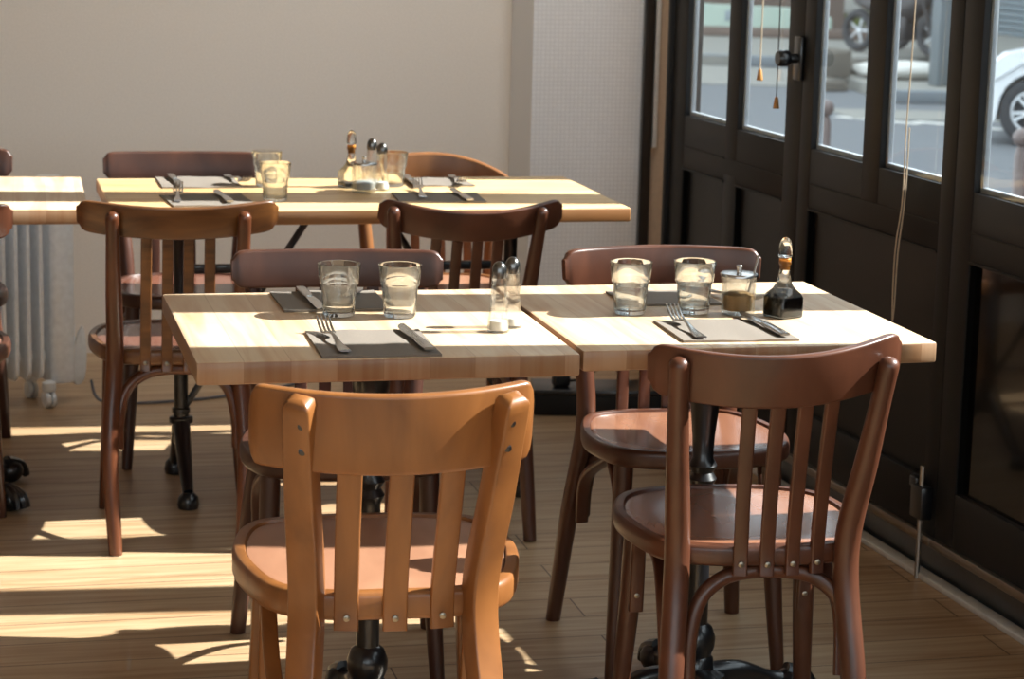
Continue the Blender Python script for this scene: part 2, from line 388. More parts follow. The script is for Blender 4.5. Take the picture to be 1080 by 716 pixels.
kerb((9.95, 24.15), (12.35, 23.55), 2, 'granite kerb stone beside the grey sign post outside')
tag(quad_slab([(8.1, 26.8), (10.6, 25.9), (11.6, 28.6), (8.6, 30.1)], GZ, GZ+.012).build('road_patch', 'paving'), kind='structure')
tag(quad_slab([(8.9, 22.2), (13, 21.2), (13, 22.3), (9.0, 23.3)], GZ, GZ+.012).build('road_gutter', 'paving'), kind='structure')
for k, (x, y) in enumerate(((9.75, 21.5), (9.1, 22.05))):
    tag(MB().box(-.5, -.07, 0, .5, .07, .008, .003).build('road_line', 'tarp', None, (x, y, GZ), -.95), kind='structure')
# buildings opposite
struct(MB().box(16.8, -30, GZ, 26, 44, 11).build('wall_opposite', 'facade'))
struct(MB().box(4, 40, GZ, 17, 46, 9).build('wall_far', 'facade'))
t = thing('roller_shutter', (16.75, 33.2, GZ+.13), 0, 'grey ribbed roller shutter on the building behind the white car', 'shutter')
sh = MB()
for k in range(26): sh.box(-.03, -3.2, .1*k, .02, 3.2, .1*k+.085, .012)
sh.build('slats', 'shutter', t)
MB().box(-.08, -3.35, 0, .03, -3.2, 2.75, .01).box(-.08, 3.2, 0, .03, 3.35, 2.75, .01).box(-.12, -3.35, 2.6, .03, 3.35, 3.0, .02).build('shutter_frame', 'postgrey', t)
t = thing('house_door', (14.35, 39.97, GZ+.13), 0, 'orange brown door in the far wall, seen through the glazed doors', 'door')
MB().box(-.45, -.05, 0, .45, .02, 2.1, .01).build('door_panel', 'door_brown', t)
MB().box(-.56, -.09, 0, -.45, .02, 2.2, .01).box(.45, -.09, 0, .6, .02, 2.2, .01).box(-.56, -.09, 2.1, .6, .02, 2.25, .01).build('door_surround', 'facade2', t)
tag(MB().box(-.14, -.14, 0, .14, .14, 2.6, .02).build('gate_post', 'facade2', None, (14.95, 38.2, GZ+.13)), 'brown grey gate post beside the orange brown door', 'post')
tag(MB().box(-.7, -.1, 0, .7, .1, 2.3, .02).build('white_hoarding', 'tarp', None, (16.0, 38.2, GZ+.13), -.1), 'white panel standing right of the gate post, weeds below', 'panel')
w = MB()
for k in range(60):
    x, y = random.uniform(-.6, .5), random.uniform(-.15, .1); a = random.uniform(0, 6.28); h = random.uniform(.08, .26); l = random.uniform(.02, .1)
    w.loft([[(x-.02, y, 0), (x+.02, y, 0), (x, y+.02, 0)], [(x+l*math.cos(a), y+l*math.sin(a), h), (x+l*math.cos(a)+.012, y+l*math.sin(a), h), (x+l*math.cos(a), y+l*math.sin(a)+.012, h)]])
tag(w.build('weeds', 'weed', None, (15.5, 37.9, GZ+.13)), 'small green weeds growing at the foot of the white panel', 'weeds', None, 'stuff')
# low barrier between brown bands
t = thing('road_barrier', (11.9, 34.3, GZ+.13), -.35, 'pale green low barrier with sloping ends on a brown plinth', 'barrier')
MB().extr([(-1.3, 0), (1.3, 0), (1.3, .16), (1.0, .30), (-.9, .34), (-1.3, .18)], -.18, .18, .03, 'y').xf(Matrix.Translation((0, 0, .15))).build('barrier_body', 'green', t)
MB().box(-1.7, -.22, 0, 1.9, .25, .15, .02).build('plinth', 'facade2', t)
MB().box(-.35, -.19, .24, -.12, -.17, .4, .004).build('reflector', 'shutter', t)
struct(MB().box(8.5, 35.6, GZ+.13, 14.0, 36.0, GZ+.83).build('wall_low', 'facade2'))
tag(MB().extr(cr([(-2, 0), (2, 0), (2, .5), (1.4, .8), (-1.5, .85), (-2, .5)], 3, True), -.3, .3, .05, 'y').build('white_skip_bag', 'tarp', None, (12.6, 37.2, GZ+.4), -.3), 'white bulky bag behind the low brown wall, seen past the pull cords', 'bag')
# rubble and sacking
for k, (x, y, sx, sy, sz, r, lb) in enumerate(((10.15, 26.3, .22, .2, .16, .3, 'grey square broken concrete block on the far pavement'), (10.5, 26.75, .5, .16, .08, -.5, 'long tilted slab of broken concrete beside the square block'), (9.85, 25.7, .3, .16, .06, .1, 'flat brownish lump of rubble left of the square block'))):
    bb = MB().box(-sx, -sy, 0, sx, sy, sz*2, .03)
    bb.v = [(a+random.uniform(-.03, .03), c+random.uniform(-.03, .03), max(0, e+random.uniform(-.02, .02))) for a, c, e in bb.v]
    tag(bb.build('rubble_block', 'rubble', None, (x, y, GZ+.012 if x < 10 else GZ+.13), r, 20), lb, 'rubble', 'rubble on the far pavement')
def blob(mb, c, r, n=14, m=8, jit=.1):
    rings = []
    for i in range(m+1):
        a = -PI/2+PI*i/m; rr = max(.02, math.cos(a))
        rings.append([(c[0]+r[0]*rr*math.cos(2*PI*k/n)*(1+random.uniform(-jit, jit)), c[1]+r[1]*rr*math.sin(2*PI*k/n)*(1+random.uniform(-jit, jit)), c[2]+r[2]*math.sin(a)) for k in range(n)])
    return mb.loft(rings)
tag(blob(MB(), (0, 0, .10), (.62, .3, .12)).build('white_sack', 'tarp', None, (11.0, 25.9, GZ+.13), -.5), 'white sack lying flat beside the grey sign post', 'sack')
tag(blob(MB(), (0, 0, .06), (.14, .1, .08)).build('crumpled_paper', 'tarp', None, (10.45, 25.45, GZ+.02)), 'small crumpled white paper below the concrete block', 'paper')
# sign post
t = thing('sign_post', (11.05, 24.9, GZ+.13), 0, 'grey square post with a white and blue plate on the far pavement', 'post')
MB().box(-.13, -.13, 0, .13, .13, 2.6, .02).build('pole', 'postgrey', t)
MB().box(-.1, -.16, 1.0, .16, -.132, 1.28, .01).build('plate', 'tarp', t)
MB().box(-.16, -.16, 1.2, -.1, -.132, 1.36, .01).build('blue_plate', 'blue', t)
# motorcycles
def motorbike(x, y, rz, lab):
    t = thing('motorcycle', (x, y, GZ+.13), rz, lab, 'motorcycle', 'parked motorcycles across the street')
    for wx in (-.68, .68):
        wh = MB(); path = [(wx+.24*math.cos(a), 0, .3+.24*math.sin(a)) for a in [2*PI*k/24 for k in range(24)]]
        wh.sweep(path, circ(.06, 8), (0, 1, 0), True, True); h = wh.build('wheel', 'tyre', t)
        hb = MB()
        for k in range(5):
            a = 2*PI*k/5; hb.tube([(wx, 0, .3, .018), (wx+.2*math.cos(a), 0, .3+.2*math.sin(a), .014)], 6, 1)
        hb.build('spokes', 'rim', h)
    bd = MB().loft([[(x_, y_*w_, z_+zc) for y_, z_ in circ(1, 12)] for x_, w_, zc in ()] or [[(u, .16*wf*math.cos(a), zc+hf*math.sin(a)) for a in [2*PI*k/12 for k in range(12)]] for u, wf, zc, hf in ((-.75, .4, .72, .05), (-.5, .9, .68, .1), (-.1, 1, .62, .2), (.25, 1, .66, .24), (.5, .7, .78, .2), (.62, .3, .85, .06))])
    bd.build('body', 'motor', t)
    MB().box(-.2, -.14, .2, .28, .14, .55, .04).build('engine', 'motor', t)
    MB().tube([(.68, .08, .3, .025), (.5, .08, .85, .025), (.42, .08, 1.0, .02)], 8, 2).tube([(.68, -.08, .3, .025), (.5, -.08, .85, .025), (.42, -.08, 1.0, .02)], 8, 2).build('fork', 'motor', t)
    MB().tube([(.36, -.34, 1.02, .016), (.45, 0, 1.0, .016), (.36, .34, 1.02, .016)], 8, 3).build('handlebar', 'motor', t)
    blob(MB(), (.6, 0, .92), (.08, .1, .1), 10, 6, 0).build('headlamp', 'tail', t)
motorbike(12.7, 30.3, -1.1, 'dark parked motorcycle behind the long beige cord, seen through glass')
motorbike(13.45, 30.8, -1.2, 'dark parked motorcycle beside the grey sign post, seen through glass')
# bollards
def bollard(x, y, lab):
    t = thing('bollard', (x, y, GZ), 0, lab, 'bollard', 'brown ball topped bollards')
    MB().lathe([(.05, 0), (.05, .06), (.037, .08), (.037, .88), (.03, .9), (.024, .925)], 16).build('shaft', 'bollard', t)
    MB().lathe([(.05*math.cos(a)+.001, .972+.05*math.sin(a)) for a in [-PI/2+PI*k/12 for k in range(13)]], 18).build('ball', 'bollard', t)
bollard(4.925, 12.74, 'brown ball topped bollard in the street, left of the white car')
bollard(5.37, 11.05, 'brown ball topped bollard in front of the white car wheel')
# white car: local x along the car, nose at x=0
t = thing('car', (9.65, 20.52, GZ), math.radians(-38), 'white car parked outside, one wheel showing at the glass', 'car')
prof = [(0.02, .35), (.0, .55), (.06, .72), (.25, .86), (.95, .98), (1.35, 1.1), (1.95, 1.46), (2.7, 1.52), (3.4, 1.42), (3.85, 1.05), (4.0, .9), (4.02, .4), (3.9, .22), (3.55, .2)]
arch = lambda cx: [(cx+.37*math.cos(a), .32+.37*math.sin(a)) for a in [PI*k/10 for k in range(11)] if .32+.37*math.sin(a) > .19]
prof += arch(3.2)+[(2.8, .2), (1.1, .2)]+arch(.54)+[(.15, .2), (.05, .24)]
def car_ring(inset, y): 
    return [(px, y if pz < .95 else (y*(1-(pz-.95)*.33)), pz) for px, pz in [(2+(x-2)*(1-inset), .6+(z-.6)*(1-inset*.8)) for x, z in prof]]
cb = MB().loft([car_ring(.03, -.84), car_ring(.0, -.78), car_ring(0, -.4), car_ring(0, .4), car_ring(0, .78), car_ring(.03, .84)])
cb.build('body', 'carwhite', t, None, 0, 30)
for sy in (-1, 1):
    MB().extr([(1.45, 1.0), (2.0, 1.36), (2.7, 1.42), (3.25, 1.32), (3.45, 1.02)], -.006, .006, .0, 'y').xf(Matrix.Translation((0, sy*.80, 0)) @ Matrix.Rotation(sy*.0, 4, 'X')).build('side_window', 'cardark', t)
for cx in (.54, 3.2):
    for sy in (-1, 1):
        tm = MB(); y0 = sy*.74
        tm.sweep([(cx+.245*math.cos(2*PI*k/28), y0, .32+.245*math.sin(2*PI*k/28)) for k in range(28)], rrect(.13, .18, .04), (0, 0, 1) if 0 else (1, 0, 0), True, True)
        wl = tm.build('wheel', 'tyre', t)
        rm = MB().sweep([(cx+.185*math.cos(2*PI*k/28), y0+sy*.06, .32+.185*math.sin(2*PI*k/28)) for k in range(28)], rrect(.025, .05, .008), (1, 0, 0), True, True)
        for k in range(10):
            a = 2*PI*k/10+.12*(1 if k % 2 else -1)
            rm.strip([(cx+.03*math.cos(a), y0+sy*.075, .32+.03*math.sin(a)), (cx+.19*math.cos(a), y0+sy*.07, .32+.19*math.sin(a))], .028, .02, .004, 1)
        rm.lathe([(.05, 0), (.05, .02), (.03, .03)], 14).build('alloy_rim', 'rim', wl)
        rm2 = wl.children[0]
        vs = rm2.data.vertices
        for v in list(vs)[-42:]:
            x, y, z = v.co; v.co = (cx+x, y0+sy*(.07+z), .32+y)
        MB().lathe([(.19, 0), (.19, .02)], 20).xf(Matrix.Translation((cx, y0+sy*.02, .32)) @ Matrix.Rotation(PI/2, 4, 'X')).build('hub', 'tyre', wl)
MB().box(-.03, -.7, .3, .2, .7, .42, .04).build('bumper', 'carwhite', t)
MB().extr([(.02, .62), (.3, .80), (.5, .8), (.2, .6)], -.86, -.7, .01, 'y').build('headlight', 'rim', t)

# ------------------------------------------------------------------ pull cords
def cord(name, pts, mat, lab, knob=None, r=.0022, cat='cord', group=None):
    t = thing(name, pts[0][:3], 0, lab, cat, group)
    o = Vector(pts[0][:3]); mb = MB()
    mb.tube([(*(Vector(p)-o), r) for p in pts], 7, 5).build('string', mat, t)
    if knob:
        e = Vector(pts[-1])-o
        MB().lathe([(.003, 0), (.0048, -.003), (.0078, -.024), (.0084, -.028), (.0076, -.030)], 14).xf(Matrix.Translation(e+Vector((0, 0, .002)))).build('pull_knob', 'knobwood', t)
    return t
def c3(s, off, z): return tuple(dpt(s, off, z))
cord('pull_cord', [c3(2.665, -.02, 2.63), c3(2.665, -.02, 1.8), c3(2.668, -.02, 1.062)], 'cord', 'beige pull cord with the higher of the two wooden knobs', True, .0018, 'pull cord', 'pull cords before the far glass')
cord('pull_cord', [c3(2.558, -.02, 2.63), c3(2.558, -.02, 1.8), c3(2.552, -.02, 1.0)], 'grey_cord', 'thin grey pull cord with the lower of the two wooden knobs', True, .0016, 'pull cord', 'pull cords before the far glass')
cord('blind_cord', [c3(1.760, -.03, 2.63), c3(1.777, -.03, 1.28), c3(1.787, -.03, 1.0), c3(1.787, -.03, .84), c3(1.807, -.03, .74), c3(1.811, -.03, .66), c3(1.805, -.03, .56), c3(1.798, -.03, .60), c3(1.795, -.03, .72), c3(1.783, -.026, .84), c3(1.779, -.026, 1.0)], 'cord', 'long looped beige cord hanging beside the second black door', None, .0016)

# ------------------------------------------------------------------ tables
def claw_base(parent, cx, cy, H=.71, turn=.06):
    MB().lathe([(.06, .045), (.058, .065), (.036, .075), (.034, .095), (.029, .1), (.036, .118), (.037, .135), (.03, .155), (.021, .162), (.02, .40), (.02, .425), (.027, .44), (.02, .452), (.027, .465), (.019, .48), (.021, .52), (.032, .63), (.035, .66), (.045, .675), (.045, H)], 24, (cx, cy)).build('column', 'iron', parent)
    tp = MB().box(cx-.2, cy-.025, H-.012, cx+.2, cy+.025, H+.0, .003).box(cx-.025, cy-.2, H-.013, cx+.025, cy+.2, H-.001, .003); tp.build('top_plate', 'iron', parent)
    for k in range(4):
        a = turn+k*PI/2; ca, sa = math.cos(a), math.sin(a)
        f = lambda r, z: (cx+r*ca, cy+r*sa, z)
        lg = MB(); d = cr([(*f(.03, .055), .03), (*f(.09, .058), .026), (*f(.15, .04), .02), (*f(.19, .03), .024), (*f(.21, .022), .02)], 6)
        lg.sweep(d, [rrect(p[3]*1.7, p[3]*1.5, p[3]*.5) for p in d], (0, 0, 1))
        lg.build('claw_leg', 'iron', parent)
        ft = MB(); blob(ft, f(.198, .030), (.034, .034, .03), 12, 7, 0)
        for q in (-.35, 0, .35):
            ca2, sa2 = math.cos(a+q), math.sin(a+q)
            ft.tube([(cx+.178*ca+.01*ca2, cy+.178*sa+.01*sa2, .058, .012), (cx+.198*ca+.03*ca2, cy+.198*sa+.03*sa2, .04, .014), (cx+.198*ca+.045*ca2, cy+.198*sa+.045*sa2, .012, .009)], 8, 3)
        ft.build('claw_foot', 'iron', lg and parent.children[-1])
def trestle_base(parent, cx, cy, inward):
    H = .712
    MB().lathe([(.018, .12), (.02, .2), (.023, .202), (.023, .212), (.0175, .214), (.0165, .5), (.018, .66), (.03, .68), (.03, H)], 18, (cx, cy)).build('column', 'iron', parent)
    MB().box(cx-.03, cy-.16, H-.012, cx+.03, cy+.16, H-.0005, .003).build('top_plate', 'iron', parent)
    MB().lathe([(.02, .172), (.03, .176), (.03, .188), (.02, .192)], 16, (cx, cy)).build('collar', 'iron', parent)
    for sy in (-1, 1):
        MB().tube([(cx, cy+sy*.008, .178, .021), (cx, cy+sy*.045, .14, .021), (cx, cy+sy*.12, .07, .017), (cx, cy+sy*.172, .035, .014)], 12, 5).build('splayed_leg', 'iron', parent)
        MB().lathe([(.024, 0), (.027, .012), (.024, .03), (.014, .04)], 14, (cx, cy+sy*.178)).build('foot_pad', 'iron', parent)
    MB().tube([(cx, cy, .20, .009), (cx+inward*.32, cy, .69, .009)], 8, 1).build('brace', 'iron', parent)

def tabletop(parent, w, dp, z0=.712, z1=.75, mat='table', bev=.004):
    return MB().box(0, 0, z0, w, dp, z1, bev).build('tabletop', mat, parent)
G_T = 'wooden cafe tables on black iron bases'
XA, YA, WA, DA = .3477, 3.5681, .6265, .6406
A = thing('cafe_table', (XA, YA, 0), 0, 'pale wooden table behind the honey beech chair, salt shakers near its corner', 'table', G_T)
tabletop(A, WA, DA); claw_base(A, .335, .32)
B = thing('cafe_table', (.9855, 3.5933, 0), .0049, 'pale wooden table beside the black doors carrying the vinegar bottle', 'table', G_T)
tabletop(B, .6292, .6406, .714); claw_base(B, .325, .325)
Ct = thing('cafe_table', (.3285, 5.323, 0), .0049, 'long honey toned table near the back wall with the cruet cluster', 'table', G_T)
tabletop(Ct, 1.243, .6406, .716, .75, 'table_warm'); trestle_base(Ct, .185, .325, 1); trestle_base(Ct, 1.022, .325, -1)
MB().box(.185, .315, .552, 1.022, .335, .574, .003).build('cross_bar', 'iron', Ct)
Dt = thing('cafe_table', (-.345, 5.395, 0), -.0233, 'pale wooden table in front of the radiator, cut off by the picture edge', 'table', G_T)
tabletop(Dt, .62, .6406, .714); claw_base(Dt, .29, .265, .71, PI/4)

# ------------------------------------------------------------------ chairs
def seat_outline(w, d, n=6, sq=0.):
    h = [(0, d), (.5*w, (.95+.03*sq)*d), (.86*w, (.72+.14*sq)*d), (1.0*w, .22*d), (.955*w, -.3*d), (.78*w, (-.8)*d), (.42*w, -.985*d)]
    return cr(h + [(0, -d)] + [(-x, y) for x, y in reversed(h[1:])], n, True)
def scale2(o, k): return [(x*k, y*k) for x, y in o]

G_C = 'wooden bistro chairs round the tables'
def bistro_chair(loc, rz, label, wd='mahogany', st='mahog_seat', leg=None, sw=.2, sd=.2, sz=.46, rim=.036, rw=.205, rh=.08, rt=.80, sag=.075, ryc=-.255,
                 tilt=.01, arch=0., px=.172, pxm=.14, pxf=.165, rect=False, slats=4, spread=.047, sspread=None, pz=None, fy=-.26, thick=.019, over=0., postw=.0195, sidew=.026, slat_w=.024, post_front=False, name='bistro_chair', rear_out=0., sq=0., flare=0., rnd=26, skew=0., rdx=0., leanf=.8, st_dx=0., sb_dx=0.):
    leg = leg or wd
    t = thing(name, (loc[0], loc[1], 0), rz, label, 'chair', G_C)
    O = seat_outline(sw, sd, 6, sq); r0 = sz-rim
    L = [(scale2(O, .96), r0), (scale2(O, .99), r0+.004), (O, r0+.01), (O, sz-.009), (scale2(O, .992), sz-.003), (scale2(O, .975), sz), (scale2(O, .915), sz), (scale2(O, .905), sz-.004), (scale2(O, .9), sz-.012)]
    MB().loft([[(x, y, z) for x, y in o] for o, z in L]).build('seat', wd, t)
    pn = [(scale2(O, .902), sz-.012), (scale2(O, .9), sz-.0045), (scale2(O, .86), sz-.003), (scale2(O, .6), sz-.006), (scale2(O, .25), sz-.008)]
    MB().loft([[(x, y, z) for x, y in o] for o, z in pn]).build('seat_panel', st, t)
    # top rail: arc in plan
    hw = rw; N = 41
    ptop = (pz or rt-.018); sy = -sd*.93
    yt0 = ryc+sag*(px/rw)**2-(thick*.5+postw*.7 if not post_front else 0)
    LE = (sy-.006-yt0)/(ptop-sz+.02)
    path, secs = [], []
    for k in range(N):
        u = -1+2*k/(N-1); u = math.copysign(1-(1-abs(u))**1.35, u)
        e = max(0., 1-abs(u)**(rnd if not arch else 5))**.5; e = max(e, .55 if not arch else .3)
        hh = rh*e + arch*(1-u*u)
        top = rt + tilt*u*u + skew*u + (arch*(1-u*u) if arch else 0) - rh*(1-e)*.5
        zc = top-hh/2
        path.append((hw*u+rdx, ryc+sag*u*u+LE*(rt-zc)*leanf, zc)); secs.append([(a, c + LE*a*leanf) for a, c in rrect(hh, thick*max(.6, e), thick*.3, 3)])
    MB().sweep(path, secs, (0, 0, 1)).build('top_rail', wd if not isinstance(wd, tuple) else wd[0], t, None, 0, 50)
    ry = lambda x: ryc+sag*(x/hw)**2
    # rear legs run up into back posts
    for s in (-1, 1):
        yt = yt0+LE*(rt-ptop) if post_front else yt0
        ym = (yt+sy)/2 if True else 0
        pts = [(s*(pxf+rear_out), fy, 0), (s*(pxm+.012+rear_out*.4), (fy+sy)/2-.012+.01, sz*.5), (s*pxm, sy-.006, sz-.02), (s*(pxm+(px-pxm)*.55), sy-.006-LE*.18+.004, sz+.16), (s*px, yt, ptop-.004)]
        d = cr(pts, 8); n_ = len(d); mb = MB(); ss = []
        for i in range(n_):
            f = i/(n_-1); rr = postw*(.78+.5*math.sin(PI*min(1, f*1.12)) *.5) if not rect else postw
            if rect: ss.append(rrect(rr*2.1*(.85+.15*math.sin(PI*f)), rr*1.5, .004))
            else: ss.append(circ(rr, 14))
        dd = list(d)
        tv = Vector(d[-1])-Vector(d[-2]); tv.normalize()
        for q, sc in ((.006, .86), (.010, .6), (.012, .25)):
            dd.append(tuple(Vector(d[-1])+tv*q)); ss.append([(a*sc, c*sc) for a, c in ss[n_-1]])
        mb.sweep(dd, ss, (1, s*2.6*sag*px/hw**2 if rect else 0, 0)); pl = mb.build('rear_post', leg, t)
        if rect:
            for z in (rt-.045, rt-.085):
                f = (z-sz-.16)/(ptop-sz-.16); yy = sy-.006-LE*(z-sz+.02)-postw*.76
                MB().lathe([(.006, -.004), (.006, .0025), (.003, .0035)], 10).xf(Matrix.Translation((s*(pxm+(px-pxm)*(.55+.45*f)), yy, z)) @ Matrix.Rotation(PI/2, 4, 'X')).build('screw', 'iron', pl)
    # front legs
    fx, fyy = sw*.74, sd*.62
    for s in (-1, 1):
        d = cr([(s*fx, fyy, r0+.004, .019), (s*(fx+.004), fyy+.006, sz*.6, .019), (s*(fx+.012), fyy+.02, sz*.28, .0165), (s*(fx+.02), fyy+.035, 0, .0135)], 6)
        MB().sweep(d, [(rrect(p[3]*2, p[3]*1.8, .005) if rect else circ(p[3], 14)) for p in d], (1, 0, 0)).build('front_leg', leg, t)
    # bent hoops under the seat
    top = r0-.012; bx = pxm-.012
    hp = [(-bx-.006, sy-.022, .235), (-bx-.004, sy-.014, .30), (-bx+.012, sy-.004, .365), (-bx+.05, sy+.004, top-.012), (-.03, sy+.006, top), (.03, sy+.006, top), (bx-.05, sy+.004, top-.012), (bx-.012, sy-.004, .365), (bx+.004, sy-.014, .30), (bx+.006, sy-.022, .235)]
    if not rect:
        MB().tube([(p_[0]+sb_dx*.6, p_[1], p_[2], .013) for p_ in hp], 12, 5).build('hoop_stretcher', leg, t)
        hf = [(-fx+.012, fyy+.012, .25), (-fx+.016, fyy+.01, .33), (-fx+.05, fyy+.0, top-.012), (0, fyy-.005, top), (fx-.05, fyy+.0, top-.012), (fx-.016, fyy+.01, .33), (fx-.012, fyy+.012, .25)]
    for s in (-1, 1):
        yf, yb = fyy-.024, sy+.03
        if rect:
            MB().strip([(s*(fx+.0), yf-.004, sz*.40), (s*(fx), yf-.02, sz*.62), (s*(fx+.0), yf-.05, r0-.04), (s*(fx-.004), yf-.10, r0-.008)], .026, .012, .004, 6, (1, 0, 0)).strip([(s*(fx), yf-.03, r0-.03), (s*(fx-.002), (yf+yb)/2-.02, sz*.58), (s*(pxm+.004), yb-.02, sz*.26)], .026, .014, .004, 5, (1, 0, 0)).build('side_brace', leg, t)
        else:
            o = MB().strip([(s*(fx-.002), yf+.004, .255), (s*(fx-.002), yf-.002, .32), (s*(fx-.0), yf-.016, .375), (s*(fx+.004), yf-.055, top+.006), (s*(fx-.0), (yf+yb)/2+.03, top+.004), (s*(fx-.012), (yf+yb)/2-.02, top-.02), (s*(pxm+.008), yb+.012, .33), (s*(pxm+.006), yb-.02, .23)], sidew, .014, .005, 6, (1, 0, 0)).build('side_hoop', leg, t)
            MB().lathe([(.005, -.002), (.005, .002), (.003, .003)], 10).xf(Matrix.Translation((s*(fx-.002), yf-.0035, .285)) @ Matrix.Rotation(PI/2, 4, 'X')).build('screw', 'screw', o)
    # slats
    ssp = sspread or spread*1.04
    for k in range(slats):
        u = k-(slats-1)/2; xt, xb = u*spread+st_dx, u*ssp+sb_dx
        ztop = rt-rh*.55; zb = r0-.012 if not post_front else r0+.004
        yb = -sd-.008+.35*xb*xb/sw if not post_front else -sd+.03
        d = [(xb, yb, zb), (xb, yb, sz), (xb+(xt-xb)*.5, (yb+ry(xt)+LE*(rt-ztop))/2+.010, (ztop+sz)/2-.02), (xt, ry(xt)+LE*(rt-ztop), ztop)]
        o = MB().strip(d, slat_w, .011, .003, 6, (1, 2*sag*xt/hw**2, 0)).build('back_slat', wd if not rect else leg, t)
        if not post_front:
            MB().lathe([(.005, -.001), (.005, .002), (.0025, .003)], 10).xf(Matrix.Translation((xb, yb-.0058, zb+.02)) @ Matrix.Rotation(PI/2, 4, 'X')).build('screw', 'screw', o)
    return t

# near row
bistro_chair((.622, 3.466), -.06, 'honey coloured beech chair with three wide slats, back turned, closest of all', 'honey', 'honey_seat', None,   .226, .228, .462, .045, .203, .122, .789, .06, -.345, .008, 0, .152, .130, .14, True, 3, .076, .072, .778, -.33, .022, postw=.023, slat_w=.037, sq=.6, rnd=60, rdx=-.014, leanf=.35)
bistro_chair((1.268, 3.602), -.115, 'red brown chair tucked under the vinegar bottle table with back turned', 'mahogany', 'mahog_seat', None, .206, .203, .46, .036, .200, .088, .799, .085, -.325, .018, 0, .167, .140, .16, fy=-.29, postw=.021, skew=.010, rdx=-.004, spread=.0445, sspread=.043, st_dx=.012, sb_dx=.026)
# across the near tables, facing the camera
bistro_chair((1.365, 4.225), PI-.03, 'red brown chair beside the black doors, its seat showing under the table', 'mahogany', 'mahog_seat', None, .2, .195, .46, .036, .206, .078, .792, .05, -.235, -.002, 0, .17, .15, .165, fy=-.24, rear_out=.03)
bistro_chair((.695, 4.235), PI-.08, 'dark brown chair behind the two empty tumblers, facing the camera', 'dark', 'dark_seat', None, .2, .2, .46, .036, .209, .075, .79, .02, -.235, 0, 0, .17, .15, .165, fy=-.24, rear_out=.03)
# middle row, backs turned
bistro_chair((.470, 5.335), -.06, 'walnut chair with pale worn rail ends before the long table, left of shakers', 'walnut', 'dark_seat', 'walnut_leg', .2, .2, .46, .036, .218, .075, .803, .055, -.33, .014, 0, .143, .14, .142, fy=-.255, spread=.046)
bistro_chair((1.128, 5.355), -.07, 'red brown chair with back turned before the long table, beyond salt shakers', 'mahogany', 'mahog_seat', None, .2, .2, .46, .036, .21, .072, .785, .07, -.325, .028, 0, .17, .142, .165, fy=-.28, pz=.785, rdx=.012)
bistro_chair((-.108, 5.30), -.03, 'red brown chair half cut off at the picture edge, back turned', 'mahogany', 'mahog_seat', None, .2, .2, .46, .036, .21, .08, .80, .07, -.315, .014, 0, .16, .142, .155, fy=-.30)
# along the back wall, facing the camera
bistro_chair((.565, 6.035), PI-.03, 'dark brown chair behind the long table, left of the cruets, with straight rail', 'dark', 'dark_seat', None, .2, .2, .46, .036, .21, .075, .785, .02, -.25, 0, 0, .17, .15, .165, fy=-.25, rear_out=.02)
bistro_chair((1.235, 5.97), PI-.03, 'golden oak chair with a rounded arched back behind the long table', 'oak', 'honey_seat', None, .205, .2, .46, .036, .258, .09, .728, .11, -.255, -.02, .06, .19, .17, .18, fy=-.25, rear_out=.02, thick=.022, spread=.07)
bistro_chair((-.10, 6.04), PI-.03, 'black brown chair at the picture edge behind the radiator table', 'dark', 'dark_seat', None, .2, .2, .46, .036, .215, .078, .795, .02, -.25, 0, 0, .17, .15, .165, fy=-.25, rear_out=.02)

# ------------------------------------------------------------------ things on the tables
ZT = .7502
G_G = 'clear tumblers on the tables'
def tumbler(x, y, lab, water=False, h=.094):
    t = thing('tumbler', (x, y, ZT), random.uniform(0, 3), lab, 'glass', G_G)
    k = h/.094
    prof = [(.0, 0.0005), (.024, .0003), (.0275, .002), (.0285, .006), (.0315, .05*k), (.0318, .053*k), (.0345, .058*k), (.0350, .062*k), (.0385, .091*k), (.0382, .0935*k), (.0370, .094*k), (.0362, .0925*k), (.0328, .061*k), (.0322, .058*k), (.0292, .053*k), (.0288, .05*k), (.0258, .012), (.024, .009), (0., .008)]
    MB().lathe([(max(r, .0004), z) for r, z in prof], 40).build('glass_body', 'glass', t, None, 0, 60)
    if water:
        MB().lathe([(.0004, .0085), (.0238, .0095), (.0256, .0125), (.0286, .05*k), (.0288, .0515*k), (.0004, .0515*k)], 36).build('water', 'water', t, None, 0, 50)
tumbler(.635, 3.952, 'clear empty tumbler standing before the dark chair, closer to the fork')
tumbler(.740, 3.930, 'clear empty tumbler standing before the dark chair, closer to the shakers')
tumbler(1.159, 3.918, 'tumbler of water beside the table joint, farther from the sugar jar', True, .096)
tumbler(1.278, 3.915, 'tumbler of water next to the sugar jar', True, .096)
tumbler(.742, 5.78, 'clear tumbler on the long table, behind another one', False, .09)
tumbler(.726, 5.50, 'clear tumbler behind the walnut chair rail on the long table', False, .094)
tumbler(1.065, 5.775, 'clear tumbler on the long table right of the shakers', False, .088)

